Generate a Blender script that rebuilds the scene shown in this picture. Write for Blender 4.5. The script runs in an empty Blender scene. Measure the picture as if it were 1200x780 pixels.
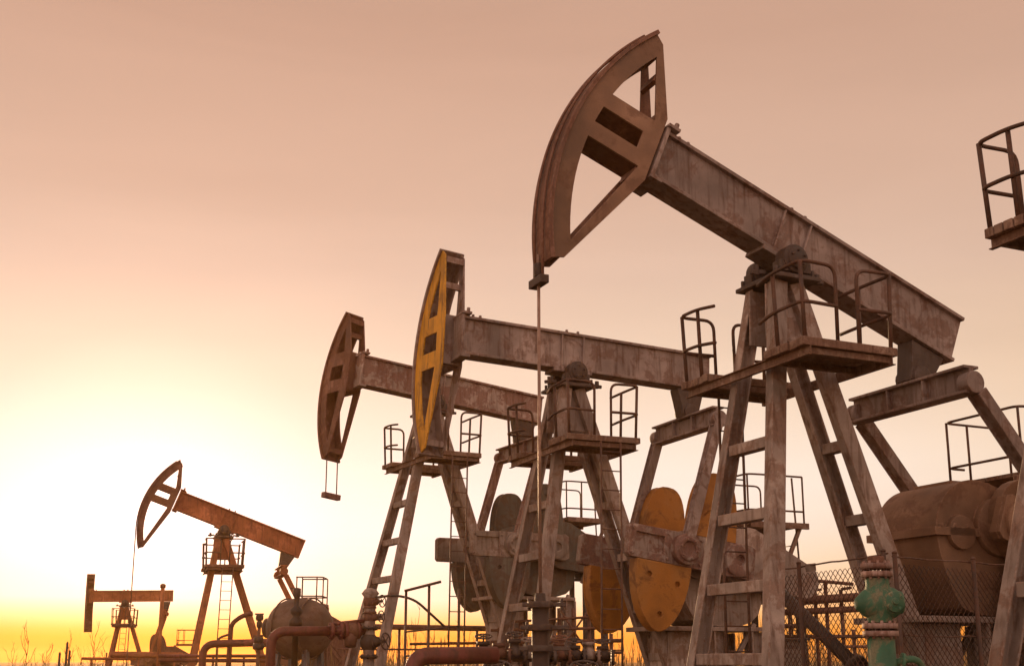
import bpy, bmesh, math, random
from mathutils import Vector, Matrix
from mathutils.geometry import tessellate_polygon
R = math.radians
scene = bpy.context.scene
col = scene.collection
V = Vector
F, CX, HY, CAMZ = 1400.0, 600.0, 774.0, 1.3      # focal length in photo pixels, photo centre column, horizon row, eye height

PITCH = R(12.5)
PY0 = HY - F*math.tan(PITCH)                      # row of the principal point

def at(px, py, d):
    """world point at ground distance d in the direction of photo pixel px,py"""
    a, b = (px - CX)/F, (PY0 - py)/F
    y = math.cos(PITCH) - b*math.sin(PITCH)
    z = math.sin(PITCH) + b*math.cos(PITCH)
    return V((a/y*d, d, CAMZ + z/y*d))

# ------------------------------------------------------------------ materials
def nodes_of(m):
    m.use_nodes = True
    nt = m.node_tree
    for n in list(nt.nodes):
        nt.nodes.remove(n)
    out = nt.nodes.new('ShaderNodeOutputMaterial')
    b = nt.nodes.new('ShaderNodeBsdfPrincipled')
    nt.links.new(b.outputs[0], out.inputs[0])
    return nt, b

def noise(nt, vec, scale, detail=6, rough=0.6, dist=0.0):
    n = nt.nodes.new('ShaderNodeTexNoise')
    n.inputs['Scale'].default_value = scale
    n.inputs['Detail'].default_value = detail
    n.inputs['Roughness'].default_value = rough
    n.inputs['Distortion'].default_value = dist
    nt.links.new(vec, n.inputs['Vector'])
    return n.outputs['Fac']

def ramp(nt, fac, stops):
    r = nt.nodes.new('ShaderNodeValToRGB')
    e = r.color_ramp.elements
    while len(e) < len(stops):
        e.new(0.5)
    for el, (p, c) in zip(e, stops):
        el.position = p
        el.color = (c[0], c[1], c[2], 1) if not isinstance(c, (int, float)) else (c, c, c, 1)
    nt.links.new(fac, r.inputs[0])
    return r.outputs[0]

def mix(nt, fac, a, b, mode='MIX'):
    m = nt.nodes.new('ShaderNodeMix')
    m.data_type = 'RGBA'
    m.blend_type = mode
    for sock, v in ((m.inputs[0], fac), (m.inputs[6], a), (m.inputs[7], b)):
        if isinstance(v, (int, float)):
            sock.default_value = v
        elif isinstance(v, (tuple, list)):
            sock.default_value = (v[0], v[1], v[2], 1)
        else:
            nt.links.new(v, sock)
    return m.outputs[2]

def coords(nt):
    tc = nt.nodes.new('ShaderNodeTexCoord')
    oi = nt.nodes.new('ShaderNodeObjectInfo')
    ad = nt.nodes.new('ShaderNodeVectorMath'); ad.operation = 'MULTIPLY_ADD'
    ad.inputs[0].default_value = (31, 17, 23)
    nt.links.new(oi.outputs['Random'], ad.inputs[0])
    ad.inputs[1].default_value = (37, 19, 29)
    nt.links.new(tc.outputs['Object'], ad.inputs[2])
    return ad.outputs[0]

def paint(name, c, rust=(0.13, 0.05, 0.025), amt=0.45, pale=None, rough=0.62, scale=1.0, bump=0.25, metal=0.0, streak=True, wear_highlight=True):
    """weathered paint: big tone drift, rust patches, drips, chips and fine grit"""
    m = bpy.data.materials.new(name)
    nt, b = nodes_of(m)
    v = coords(nt)
    pale = pale or tuple(min(1, x * 1.45 + 0.03) for x in c)
    dark = tuple(x * 0.6 for x in c)
    tone = noise(nt, v, 1.3 * scale, 4, 0.55)
    base = ramp(nt, tone, [(0.32, dark), (0.5, c), (0.66, pale)])
    if streak:
        mp = nt.nodes.new('ShaderNodeMapping')
        mp.inputs['Scale'].default_value = (9, 9, 0.9)
        nt.links.new(v, mp.inputs[0])
        st = noise(nt, mp.outputs[0], 1.6 * scale, 5, 0.6)
        base = mix(nt, ramp(nt, st, [(0.50, 0.0), (0.70, 0.75)]), base, tuple(x * 0.6 + 0.015 for x in rust))
    patch = noise(nt, v, 2.6 * scale, 10, 0.68, 0.4)
    lo = 0.62 - 0.3 * amt
    pm = ramp(nt, patch, [(lo, 0.0), (lo + 0.07, 1.0)])
    fine = noise(nt, v, 26 * scale, 5, 0.65)
    rc = ramp(nt, fine, [(0.3, tuple(x * 0.55 for x in rust)), (0.7, tuple(min(1, x * 1.5) for x in rust))])
    fac = nt.nodes.new('ShaderNodeMath'); fac.operation = 'MULTIPLY'
    nt.links.new(pm, fac.inputs[0]); fac.inputs[1].default_value = 0.35 + 0.55 * amt
    base = mix(nt, fac.outputs[0], base, rc)
    chip = noise(nt, v, 13 * scale, 8, 0.75, 0.8)
    base = mix(nt, ramp(nt, chip, [(0.66, 0.0), (0.70, 0.8)]), base, tuple(x * 0.5 for x in rust))
    if wear_highlight:  # worn edges, coloured paler to double as warm edge highlights
        bv = nt.nodes.new('ShaderNodeBevel'); bv.samples = 4; bv.inputs['Radius'].default_value = 0.026
        ge = nt.nodes.new('ShaderNodeNewGeometry')
        dp = nt.nodes.new('ShaderNodeVectorMath'); dp.operation = 'DOT_PRODUCT'
        nt.links.new(bv.outputs[0], dp.inputs[0]); nt.links.new(ge.outputs['Normal'], dp.inputs[1])
        em = ramp(nt, dp.outputs['Value'], [(0.90, 1.0), (0.985, 0.0)])
        em = mix(nt, 1.0, em, ramp(nt, noise(nt, v, 7*scale, 6, 0.7), [(0.42, 0.0), (0.58, 0.85)]), 'MULTIPLY')
        base = mix(nt, em, base, mix(nt, ramp(nt, fine, [(0.4, 0.0), (0.6, 1.0)]), tuple(min(1, x*1.9) for x in rust), tuple(min(1, x*1.35+.08) for x in c)))
    grit = noise(nt, v, 90 * scale, 3, 0.6)
    base = mix(nt, 0.35, base, ramp(nt, grit, [(0.3, 0.55), (0.7, 1.0)]), 'MULTIPLY')
    nt.links.new(base, b.inputs['Base Color'])
    rr = nt.nodes.new('ShaderNodeMapRange')
    nt.links.new(patch, rr.inputs[0])
    rr.inputs[3].default_value = rough - 0.18
    rr.inputs[4].default_value = min(1, rough + 0.25)
    nt.links.new(rr.outputs[0], b.inputs['Roughness'])
    b.inputs['Metallic'].default_value = metal
    bp = nt.nodes.new('ShaderNodeBump')
    bp.inputs['Strength'].default_value = bump
    bp.inputs['Distance'].default_value = 0.02
    nt.links.new(chip, bp.inputs['Height'])
    nt.links.new(bp.outputs[0], b.inputs['Normal'])
    return m

M = {
    'beam': paint('faded_brown_paint', (0.325, 0.255, 0.235), amt=0.42),
    'beam_pale': paint('faded_pale_paint', (0.38, 0.30, 0.265), rust=(0.16, 0.05, 0.03), amt=0.62),
    'leg': paint('weathered_leg_paint', (0.37, 0.295, 0.262), amt=0.38, rust=(0.17, 0.07, 0.035)),
    'deck': paint('rusty_plank_steel', (0.30, 0.195, 0.145), rust=(0.13, 0.055, 0.03), amt=0.6, scale=1.6),
    'rail': paint('handrail_paint', (0.10, 0.055, 0.04), amt=0.5, scale=2, bump=0.1, streak=False),
    'dark': paint('greasy_dark_steel', (0.075, 0.05, 0.042), rust=(0.06, 0.028, 0.016), amt=0.5, rough=0.55),
    'yellow': paint('yellow_paint', (0.85, 0.42, 0.03), rust=(0.14, 0.055, 0.02), amt=0.22, pale=(0.66, 0.34, 0.045)),
    'ochre': paint('dull_ochre_paint', (0.47, 0.19, 0.028), rust=(0.11, 0.045, 0.02), amt=0.30, pale=(0.44, 0.205, 0.05), streak=False),
    'greygreen': paint('grey_green_paint', (0.115, 0.105, 0.085), rust=(0.10, 0.05, 0.03), amt=0.45),
    'paleply': paint('pale_grey_paint', (0.34, 0.275, 0.235), rust=(0.14, 0.06, 0.04), amt=0.42),
    'umber': paint('brown_umber_paint', (0.25, 0.14, 0.085), rust=(0.11, 0.045, 0.025), amt=0.30, bump=0.12, streak=False, scale=0.8),
    'rust': paint('red_brown_rust', (0.215, 0.10, 0.065), rust=(0.13, 0.048, 0.025), amt=0.55),
    'redpipe': paint('red_oxide_pipe', (0.21, 0.055, 0.04), rust=(0.10, 0.035, 0.02), amt=0.45, rough=0.5, bump=0.1),
    'farorange': paint('glow_tinted_far_paint', (0.42, 0.14, 0.05), rust=(0.2, 0.06, 0.025), amt=0.4),  # far steel, with the low sun's orange glow put into its colour
    'green': paint('green_valve_paint', (0.05, 0.165, 0.095), rust=(0.30, 0.20, 0.125), amt=0.32, streak=False, pale=(0.075, 0.21, 0.125), scale=1.7, rough=0.55),
    'flange': paint('pink_flange_paint', (0.40, 0.27, 0.235), rust=(0.17, 0.065, 0.04), amt=0.5, scale=3),
    'wire': paint('galvanised_wire', (0.07, 0.048, 0.04), amt=0.6, streak=False, bump=0, wear_highlight=False),
    'cable': paint('steel_rope', (0.20, 0.12, 0.09), amt=0.4, streak=False, bump=0, wear_highlight=False),
    'rod': paint('polished_rod_steel', (0.30, 0.19, 0.145), amt=0.3, rough=0.45, metal=0.2, streak=False, bump=0, wear_highlight=False),
    'concrete': paint('cast_concrete', (0.31, 0.275, 0.25), rust=(0.16, 0.11, 0.08), amt=0.3, rough=0.85),
    'tank': paint('vessel_paint', (0.15, 0.092, 0.065), rust=(0.12, 0.05, 0.03), amt=0.35, streak=False),
    'blue': paint('grey_blue_paint', (0.16, 0.17, 0.20), rust=(0.14, 0.06, 0.04), amt=0.4),
}

def plain_grass(name, a, b_):
    m = bpy.data.materials.new(name)
    nt, b = nodes_of(m)
    v = coords(nt)
    c = ramp(nt, noise(nt, v, 3, 4), [(0.35, a), (0.65, b_)])
    nt.links.new(c, b.inputs['Base Color'])
    b.inputs['Roughness'].default_value = 0.9
    return m
M['reed'] = plain_grass('dry_reed', (0.20, 0.12, 0.05), (0.34, 0.22, 0.09))
M['twig'] = plain_grass('bare_twig_bark', (0.10, 0.055, 0.03), (0.16, 0.09, 0.05))

def ground_material():
    m = bpy.data.materials.new('trampled_earth')
    nt, b = nodes_of(m)
    tc = nt.nodes.new('ShaderNodeTexCoord')
    v = tc.outputs['Object']
    c = ramp(nt, noise(nt, v, 0.35, 8, 0.65), [(0.3, (0.05, 0.03, 0.02)), (0.5, (0.10, 0.065, 0.04)), (0.7, (0.17, 0.11, 0.06))])
    c = mix(nt, 0.5, c, ramp(nt, noise(nt, v, 6, 8, 0.7), [(0.3, 0.45), (0.7, 1.0)]), 'MULTIPLY')
    nt.links.new(c, b.inputs['Base Color'])
    b.inputs['Roughness'].default_value = 0.95
    bp = nt.nodes.new('ShaderNodeBump'); bp.inputs['Distance'].default_value = 0.08
    nt.links.new(noise(nt, v, 4, 8, 0.7), bp.inputs['Height'])
    nt.links.new(bp.outputs[0], b.inputs['Normal'])
    return m
M['ground'] = ground_material()

# ------------------------------------------------------------------ mesh helpers
def rect(w, h):
    return [(-w/2, -h/2), (w/2, -h/2), (w/2, h/2), (-w/2, h/2)]

def ibeam(w, h, tf, tw):
    a, b, c = w/2, h/2, tw/2
    return [(-a, -b), (a, -b), (a, -b+tf), (c, -b+tf), (c, b-tf), (a, b-tf), (a, b), (-a, b), (-a, b-tf), (-c, b-tf), (-c, -b+tf), (-a, -b+tf)]

def channel(w, h, t):
    """web on the -second axis side, flanges pointing to +second axis"""
    a, b = w/2, h/2
    return [(-a, -b), (a, -b), (a, b), (a-t, b), (a-t, -b+t), (-a+t, -b+t), (-a+t, b), (-a, b)]

def circle(r, n=12):
    return [(r*math.cos(2*math.pi*i/n), r*math.sin(2*math.pi*i/n)) for i in range(n)]

class MB:
    def __init__(s):
        s.bm = bmesh.new()
        s.smooth = []
    def _loft(s, rings, cap=True, smooth=False):
        bm = s.bm
        vs = [[bm.verts.new(p) for p in r] for r in rings]
        n = len(vs[0])
        for a, b in zip(vs, vs[1:]):
            for i in range(n):
                f = bm.faces.new((a[i], a[(i+1) % n], b[(i+1) % n], b[i]))
                f.smooth = smooth
        if cap:
            bm.faces.new(list(reversed(vs[0])))
            bm.faces.new(vs[-1])
    def sweep(s, prof, p, q, up=(0, 0, 1), smooth=False):
        p, q, up = V(p), V(q), V(up)
        t = (q-p).normalized()
        side = t.cross(up)
        if side.length < 1e-5:
            side = t.cross(V((1, 0, 0)))
        side.normalize()
        u = side.cross(t)
        s._loft([[c + side*a + u*b for a, b in prof] for c in (p, q)], smooth=smooth)
        return s
    def bar(s, p, q, w, h, up=(0, 0, 1)):
        return s.sweep(rect(w, h), p, q, up)
    def box(s, c, sx, sy, sz):
        c = V(c)
        return s.bar(c - V((sx/2, 0, 0)), c + V((sx/2, 0, 0)), sy, sz)
    def cyl(s, p, q, r, n=16, r2=None):
        p, q = V(p), V(q)
        t = (q-p).normalized()
        side = t.cross(V((0, 0, 1)))
        if side.length < 1e-4:
            side = V((1, 0, 0))
        side.normalize(); u = side.cross(t)
        r2 = r if r2 is None else r2
        s._loft([[p + side*a*r + u*b*r for a, b in circle(1, n)], [q + side*a*r2 + u*b*r2 for a, b in circle(1, n)]], smooth=True)
        return s
    def lathe(s, o, axis, prof, n=24):
        """prof: (distance along axis, radius)"""
        o, t = V(o), V(axis).normalized()
        side = t.cross(V((0, 0, 1)))
        if side.length < 1e-4:
            side = V((1, 0, 0))
        side.normalize(); u = side.cross(t)
        s._loft([[o + t*d + (side*a + u*b)*max(r, 1e-3) for a, b in circle(1, n)] for d, r in prof], smooth=True)
        return s
    def tube(s, pts, r, n=8, closed=False):
        pts = [V(p) for p in pts]
        k = len(pts)
        rings = []
        ref = None
        for i, p in enumerate(pts):
            if closed:
                t = pts[(i+1) % k] - pts[i-1]
            else:
                t = pts[min(i+1, k-1)] - pts[max(i-1, 0)]
            t.normalize()
            if ref is None:
                ref = t.orthogonal().normalized()
            ref = (ref - t*ref.dot(t)).normalized()
            o = t.cross(ref)
            rr = r[i] if isinstance(r, (list, tuple)) else r
            rings.append([p + (ref*a + o*b)*rr for a, b in circle(1, n)])
        if closed:
            rings.append(rings[0])
        s._loft(rings, cap=not closed, smooth=True)
        return s
    def plate(s, outline, thick, fr, holes=()):
        """outline / holes in (u,v); fr(u,v,w) gives the point; w from -thick/2 to thick/2"""
        loops = [list(outline)] + [list(h) for h in holes]
        flat = [p for l in loops for p in l]
        tris = tessellate_polygon([[V((a, b, 0)) for a, b in l] for l in loops])
        bm = s.bm
        A = [bm.verts.new(fr(a, b, -thick/2)) for a, b in flat]
        B = [bm.verts.new(fr(a, b, thick/2)) for a, b in flat]
        for t in tris:
            try:
                bm.faces.new([A[i] for i in reversed(t)]); bm.faces.new([B[i] for i in t])
            except ValueError:
                pass
        k = 0
        for l in loops:
            n = len(l)
            for i in range(n):
                a, b = k+i, k+(i+1) % n
                bm.faces.new((A[a], A[b], B[b], B[a]))
            k += n
        return s
    def bolts(s, pts, axis, r=0.022, h=0.03):
        a = V(axis).normalized()
        for p in pts:
            s.cyl(V(p), V(p)+a*h, r, 6)
        return s
    def build(s, name, mat, parent=None, bevel=0.0):
        bm = s.bm
        bmesh.ops.recalc_face_normals(bm, faces=bm.faces[:])
        me = bpy.data.meshes.new(name)
        bm.to_mesh(me); bm.free()
        o = bpy.data.objects.new(name, me)
        me.materials.append(M[mat] if isinstance(mat, str) else mat)
        col.objects.link(o)
        if parent:
            o.parent = parent
        if bevel:
            md = o.modifiers.new('soft_edge', 'BEVEL')
            md.width = bevel; md.segments = 2; md.limit_method = 'ANGLE'; md.angle_limit = R(50)
            md.harden_normals = False
        return o

def fillet(pts, r, seg=5, closed=False):
    pts = [V(p) for p in pts]
    n = len(pts)
    out = []
    for i, p in enumerate(pts):
        if not closed and i in (0, n-1):
            out.append(p); continue
        a, b = pts[i-1]-p, pts[(i+1) % n]-p
        d = min(r, a.length*0.48, b.length*0.48)
        p0, p1 = p + a.normalized()*d, p + b.normalized()*d
        for k in range(seg+1):
            t = k/seg
            out.append(p0*(1-t)**2 + p*2*t*(1-t) + p1*t*t)
    return out

def tag(o, label, cat, group=None, kind=None):
    if label: o['label'] = label
    if cat: o['category'] = cat
    if group: o['group'] = group
    if kind: o['kind'] = kind
    return o

def thing(name, label, cat, loc=(0, 0, 0), rz=0, group=None):
    o = bpy.data.objects.new(name, None)
    col.objects.link(o)
    o.empty_display_size = 0.3
    o.location = loc; o.rotation_euler = (0, 0, rz)
    return tag(o, label, cat, group)

# ------------------------------------------------------------------ pumpjacks
def pumpjack(label, px, py, d, yaw, tilt, fold=0, crank=0, lobes=(0.5, 1.32), pal=None, ladder='near', S=1.0, beam=True,
             drive=True, service=True, band=None, bridle='hang', head_scale=1.0, bu=1.88, hd=1.0, ht=None, foot=0.80, big_holes=False, fold_shift=(0, 0), group='pumpjacks of the oil field', name='pumpjack', cat='pumpjack', rod_to=None, carrier=None):
    P = dict(leg='leg', beam='beam', plate='beam', far_plate='beam', deck='deck', weight='ochre', arm='beam_pale', rail='rail', ladder='rail', gear='greygreen')
    P.update(pal or {})
    O = at(px, py, d)
    root = thing(name, label, cat, (O.x, O.y, 0), R(180 + yaw), group)
    oz = O.z
    def L(h, n, z):
        return V((h*S, n*S, oz + z*S))
    bev = 0.008*S
    foot_z = (0.45 - oz)/S
    # --- four legs: (top h, n) -> (h, n at z=-4.4) extended to the pad
    legs = []
    for th, tn, fh, fn in ((0.155, 0.21, foot, 0.685), (0.155, -0.21, foot, -0.685), (-0.07, 0.2, -1.52, 0.27), (-0.07, -0.2, -1.52, -0.27)):
        a = V((th, tn, -0.25)); b = V((fh, fn, -4.4))
        k = (foot_z - a.z)/(b.z - a.z)
        legs.append((a, a + (b-a)*k))
    def leg_at(i, z):
        a, b = legs[i]
        k = (z - a.z)/(b.z - a.z)
        return a + (b-a)*k
    for i, (a, b) in enumerate(legs):
        m = MB()
        sgn = 1 if i < 2 else -1
        # wide web faces the side, flanges turn inward
        side = 1 if i % 2 == 0 else -1
        m.sweep(channel(0.188*S, 0.13*S, 0.022*S), L(*a), L(*b), up=(0, -side, 0))
        m.box(L(b.x, b.y, foot_z+0.02), 0.5*S, 0.42*S, 0.05*S)
        m.build('tower_leg', P['leg'], root, bev)
        p = MB()
        p.box(L(b.x, b.y, 0) * 1.0 + V((0, 0, -oz + 0.2)), 0.9*S, 0.8*S, 0.44)
        p.build('concrete_pad', 'concrete', root, 0.02)
    for i0, i1, zs in ((0, 1, (-2.12, -2.9, -3.66, -4.4)), (2, 3, (-2.05, -2.86, -3.66, -4.4))):
        for z in zs:
            m = MB()
            p, q = leg_at(i0, z), leg_at(i1, z)
            e = (q-p).normalized()*0.06
            m.sweep(channel(0.13*S, 0.12*S, 0.018*S), L(*(p+e)), L(*(q-e)), up=(0, 0, 1))
            m.build('cross_rung', P['leg'], root, bev)
    # --- tower head: gussets, table, bearings
    for i0, i1, off in ((0, 2, 1), (1, 3, -1)):
        m = MB()
        a0, a1 = leg_at(i0, -0.27), leg_at(i1, -0.27)
        b0, b1 = leg_at(i0, -0.92), leg_at(i1, -0.92)
        q = [(a0.x+.13, -0.27), (b0.x+.05, -0.92), (b1.x-.05, -0.92), (a1.x-.13, -0.27)]
        ny = 0.155*off
        m.plate(q, 0.024*S, lambda u, v, w: L(u, ny + w, v))
        m.bolts([L(q[1][0]-.08-0.09*k, ny+0.012*off, -0.80) for k in range(3)] + [L(q[0][0]-.09-0.13*k, ny+0.012*off, -0.34) for k in range(3)], (0, off, 0), 0.02*S, 0.03*S)
        m.build('gusset_plate', P['leg'], root, bev)
    m = MB()
    m.box(L(0, 0, -0.215), 0.62*S, 0.78*S, 0.05*S)
    m.box(L(0, 0, -0.17), 0.44*S, 0.66*S, 0.045*S)
    for sx in (-1, 1):
        for sy in (-1, 1):
            m.bolts([L(0.25*sx, 0.32*sy, -0.19)], (0, 0, 1), 0.025*S, 0.09*S)
        m.bar(L(0.30*sx, 0.18, -0.15), L(0.50*sx, 0.18, -0.17), 0.05*S, 0.05*S)
        m.cyl(L(0.42*sx, 0.18, -0.2), L(0.42*sx, 0.18, -0.08), 0.035*S, 8)
    m.build('bearing_table', 'dark', root, bev)
    for sy in (-1, 1):
        m = MB()
        y0, y1 = 0.20*sy, 0.40*sy
        m.lathe(L(0, y0, 0), (0, sy, 0), [(0, 0.001), (0, .17*S), (.17*S, .17*S), (.18*S, .13*S), (.21*S, .12*S), (.22*S, .001)], 20)
        m.box(L(0, (y0+y1)/2-0.02*sy, -0.09), 0.42*S, 0.15*S, 0.13*S)
        m.bolts([L(.09*math.cos(t), 0.405*sy, .09*math.sin(t)) for t in (0.4, 1.6, 2.8, 4.0, 5.2)], (0, sy, 0), 0.018*S, 0.03*S)
        m.build('saddle_bearing', 'dark', root, bev)
    # --- platforms on either side of the bearing
    zp = -1.21
    m = MB()
    for h in (0.52, -0.58):
        m.sweep(channel(0.11*S, 0.05*S, 0.012*S), L(h, -1.17, zp-0.09), L(h, 1.17, zp-0.09), up=(1 if h > 0 else -1, 0, 0))
    for n in (-1.1, 1.1, 0.55, -0.66):
        m.bar(L(0.50, n, zp-0.085), L(-0.56, n, zp-0.085), 0.05*S, 0.07*S)
    m.build('platform_rail', P['deck'], root, bev)
    random.seed(int(px))
    for n0, n1 in ((0.46, 1.18), (-1.18, -0.62)):
        m = MB()
        k = 5
        for i in range(k):
            a = n0 + (n1-n0)*i/k + 0.006; b = n0 + (n1-n0)*(i+1)/k - 0.006
            e0, e1 = random.uniform(-.02, .02), random.uniform(-.02, .02)
            c = (a+b)/2
            m.bar(L(0.58+e0, c, zp), L(-0.62+e1, c, zp+random.uniform(-.008, .008)), abs(b-a)*S, 0.09*S)
        dk = m.build('platform_deck', P['deck'], root, bev)
        m = MB()
        s = 1 if n1 > 0.5 else -1
        no = 1.13*s; ni = 0.50 if s > 0 else -0.66
        r = 0.0205*S
        H = 0.86
        for hs, e, k in ((0.53, 0.54, 1), (-0.57, -0.58, 1)):
            sg = 1 if hs > 0 else -1
            # each side: a bent hoop rail from the tower out to the corner and back along the outer edge
            for z in (H, 0.42):
                pts = [L(hs, ni-0.15*s, zp+z-0.03), L(hs+0.05*sg, ni+0.15*s, zp+z), L(e+0.05*sg, no+0.05*s, zp+z), L(e-0.42*sg, no+0.02*s, zp+z)]
                if z == H:
                    pts.append(L(e-0.42*sg, no, zp+0.03))
                m.tube(fillet(pts, 0.13*S), r, 8)
            m.tube([L(e, no, zp+0.02), L(e+0.03*sg, no+0.02*s, zp+H)], r*1.1, 8)
            m.tube([L(hs, ni+0.16*s, zp+0.02), L(hs+0.03*sg, ni+0.16*s, zp+H)], r*1.1, 8)
        m.build('handrail', P['rail'], dk)
    if ladder:
        m = MB()
        n = 1.2 if ladder == 'near' else -1.2
        hs = (0.05, -0.28)
        lean = 0.0 if ladder == 'far' else 0.04
        zb = foot_z - 0.3
        top = zp - 0.05
        for h in hs:
            m.tube([L(h, n, top), L(h+lean*2, n+(0.05 if n > 0 else -0.05), zb)], 0.017*S, 8)
        z = top - 0.15
        while z > zb:
            k = (top-z)/(top-zb)
            yy = n + (0.05 if n > 0 else -0.05)*k
            m.tube([L(hs[0]+lean*2*k, yy, z), L(hs[1]+lean*2*k, yy, z)], 0.010*S, 6)
            z -= 0.29
        m.build('ladder', P['ladder'], root)
    if not beam:
        return root
    # --- walking beam in its own tilted frame (u towards the head, v up, w to the near side)
    c, s_ = math.cos(R(tilt)), math.sin(R(tilt))
    def B(u, v, w):
        return L(u*c - v*s_, w, u*s_ + v*c)
    vb = 0.38
    bt = -2.58
    up = V((-s_, 0, c))
    m = MB()
    m.sweep(ibeam(0.34*S, 0.62*S, 0.045*S, 0.22*S), B(bu, vb, 0), B(bt, vb, 0), up=up)
    for u in (0.19, -0.19):
        for sg in (-1, 1):
            m.plate([(u-.012, vb-.262), (u+.012, vb-.262), (u+.012, vb+.262), (u-.012, vb+.262)], 0.05*S, lambda a, b, w, sg=sg: B(a, b, 0.137*sg + w))
    m.sweep(rect(0.36*S, 0.05*S), B(0.34, vb-0.336, 0), B(-0.34, vb-0.336, 0), up=up)
    m.bolts([B(u, vb+0.312, w) for u in (1.6, 1.72, 0.1, -0.1) for w in (-.1, .1)], up, 0.025*S, 0.05*S)
    m.build('walking_beam', P['beam'], root, bev)
    m = MB()
    m.plate([(bu+.002, vb-.34), (bu+.05, vb-.34), (bu+.05, vb+.34), (bu+.002, vb+.34)], 0.40*S, B)
    m.plate([(bu-.10, vb+.325), (bu+.06, vb+.325), (bu+.06, vb+.365), (bu-.10, vb+.365)], 0.46*S, B)
    m.plate([(bu-.10, vb-.365), (bu+.06, vb-.365), (bu+.06, vb-.325), (bu-.10, vb-.325)], 0.46*S, B)
    m.bolts([B(bu-.05, vb+.365, w) for w in (-.18, .18)], up, 0.03*S, 0.07*S)
    m.build('head_hinge', P['beam'], root, bev)
    # --- horsehead
    Rr = bu + hd
    t0, t1 = ht or (-31, 33)
    hw = 0.17
    fa = R(fold)
    pu, pw = bu + 0.06 + fold_shift[0], fold_shift[1]
    def Hd(u, v, w):
        du = u - (bu + 0.06)
        if fold:
            return B(pu + du*math.cos(fa) + w*math.sin(fa), v*head_scale, pw - du*math.sin(fa) + w*math.cos(fa))
        return B(u, v, w)
    arc = lambda r, a, b, k: [(r*math.cos(R(a+(b-a)*i/k)), r*math.sin(R(a+(b-a)*i/k))) for i in range(k+1)]
    rin = Rr - (band or (0.25 if big_holes else 0.23))
    tipu, tipv = arc(Rr-0.16, t1, t1, 1)[0]
    boti = arc(Rr-0.16, t0, t0, 1)[0]
    be = bu + 0.08
    outline = arc(Rr, t0, t1, 28) + [(tipu, tipv), (be, vb+0.42), (be, vb-0.42), boti]
    def hole_tri(sg):
        v0 = vb + (0.31 if big_holes else 0.42)*sg
        va = math.degrees(math.asin(v0/rin))
        te = (t1-(3.5 if big_holes else 5.5)) if sg > 0 else (t0+(4.0 if big_holes else 6.0))
        pts = arc(rin, va, te, 10)
        return [(be+(0.13 if big_holes else 0.24), v0)] + pts
    vm0, vm1 = (vb-0.11, vb+0.11) if big_holes else (vb-0.16, vb+0.14)
    mid = [(be+0.22, vm0), ] + arc(rin, math.degrees(math.asin(vm0/rin)), math.degrees(math.asin(vm1/rin)), 5) + [(be+0.22, vm1)]
    hh = thing('horsehead', None, None)
    hh.parent = root
    for sg in (1, -1):
        m = MB()
        m.plate(outline, 0.026*S, lambda u, v, w, sg=sg: Hd(u, v, w + hw*sg), holes=[hole_tri(1), mid, hole_tri(-1)])
        m.build('side_plate', P['plate'] if sg > 0 else P['far_plate'], hh, 0.004*S)
    m = MB()
    A = arc(Rr+0.012, t0-0.3, t1+0.3, 28); Bb = arc(Rr-0.035, t0-0.3, t1+0.3, 28)
    m._loft([[Hd(a[0], a[1], -hw-.05), Hd(a[0], a[1], hw+.05), Hd(b[0], b[1], hw+.05), Hd(b[0], b[1], -hw-.05)] for a, b in zip(A, Bb)])
    m.build('tread', P['far_plate'], hh, 0.004*S)
    m = MB()
    for (u, v) in ((tipu-.0, tipv-.08), (be+0.12, vb+0.36), (be+0.12, vb-0.36), (boti[0]+0.03, boti[1]+0.1), ((tipu+be)/2+0.1, (tipv+vb+.42)/2)):
        m = MB()
        m.plate([(u-.03, v-.05), (u+.03, v-.05), (u+.03, v+.05), (u-.03, v+.05)], (2*hw-0.03)*S, Hd)
        m.build('spreader', P['far_plate'], hh, 0.004*S)
    if big_holes and not band:
        for a, b in ((vm1+.012, vb+.298), (vb-.298, vm0-.012)):
            m = MB()
            m.plate([(be+.10, a), (rin+.05, a), (rin+.05, b), (be+.10, b)], (2*hw-0.034)*S, Hd)
            m.build('spoke', P['far_plate'], hh, 0.004*S)
    m = MB()
    m.plate([(be+.03, vb-.4), (be+.06, vb-.4), (be+.06, vb+.4), (be+.03, vb+.4)], (2*hw-0.03)*S, Hd)
    m.build('spreader', P['far_plate'], hh, 0.004*S)
    # --- bridle
    if bridle == 'hang':
        m = MB()
        p0 = Hd(Rr*math.cos(R(t0))-.06, Rr*math.sin(R(t0)), 0.13); p1 = Hd(Rr*math.cos(R(t0))-.06, Rr*math.sin(R(t0)), -0.13)
        for p in (p0, p1):
            m.tube([p + V((0, 0, 0.06)), p - V((0, 0, 0.72*S))], 0.013*S, 8)
        m.build('bridle_rope', 'cable', root)
        m = MB()
        e = (p1-p0).normalized()*0.07
        dz = V((0, 0, 0.74*S))
        m.bar(p0-e-dz, p1+e-dz, 0.12*S, 0.11*S)
        m.build('carrier_bar', P['beam'], root, bev)
    elif bridle == 'work':
        # ropes run over the tread and drop straight to the carrier bar and the polished rod
        xr = Rr + 0.035
        tang = -tilt                                   # tread angle whose tangent is vertical
        zb = rod_to if rod_to else 0.9
        zc = carrier or zb + 1.2*S
        m = MB()
        for w in (-0.1, 0.1):
            top = [B(xr*math.cos(R(a)), xr*math.sin(R(a)), w) for a in [t1-2-(t1-2-max(tang, t0))*i/24 for i in range(25)]]
            m.tube(top + [V((top[-1].x, top[-1].y, zc))], 0.016*S, 8)
        m.build('bridle_rope', 'rust', root)
        e = B(xr*math.cos(R(max(tang, t0))), xr*math.sin(R(max(tang, t0))), 0)
        m = MB()
        m.box((e.x, e.y, zc), 0.10*S, 0.30*S, 0.09*S)
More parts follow.
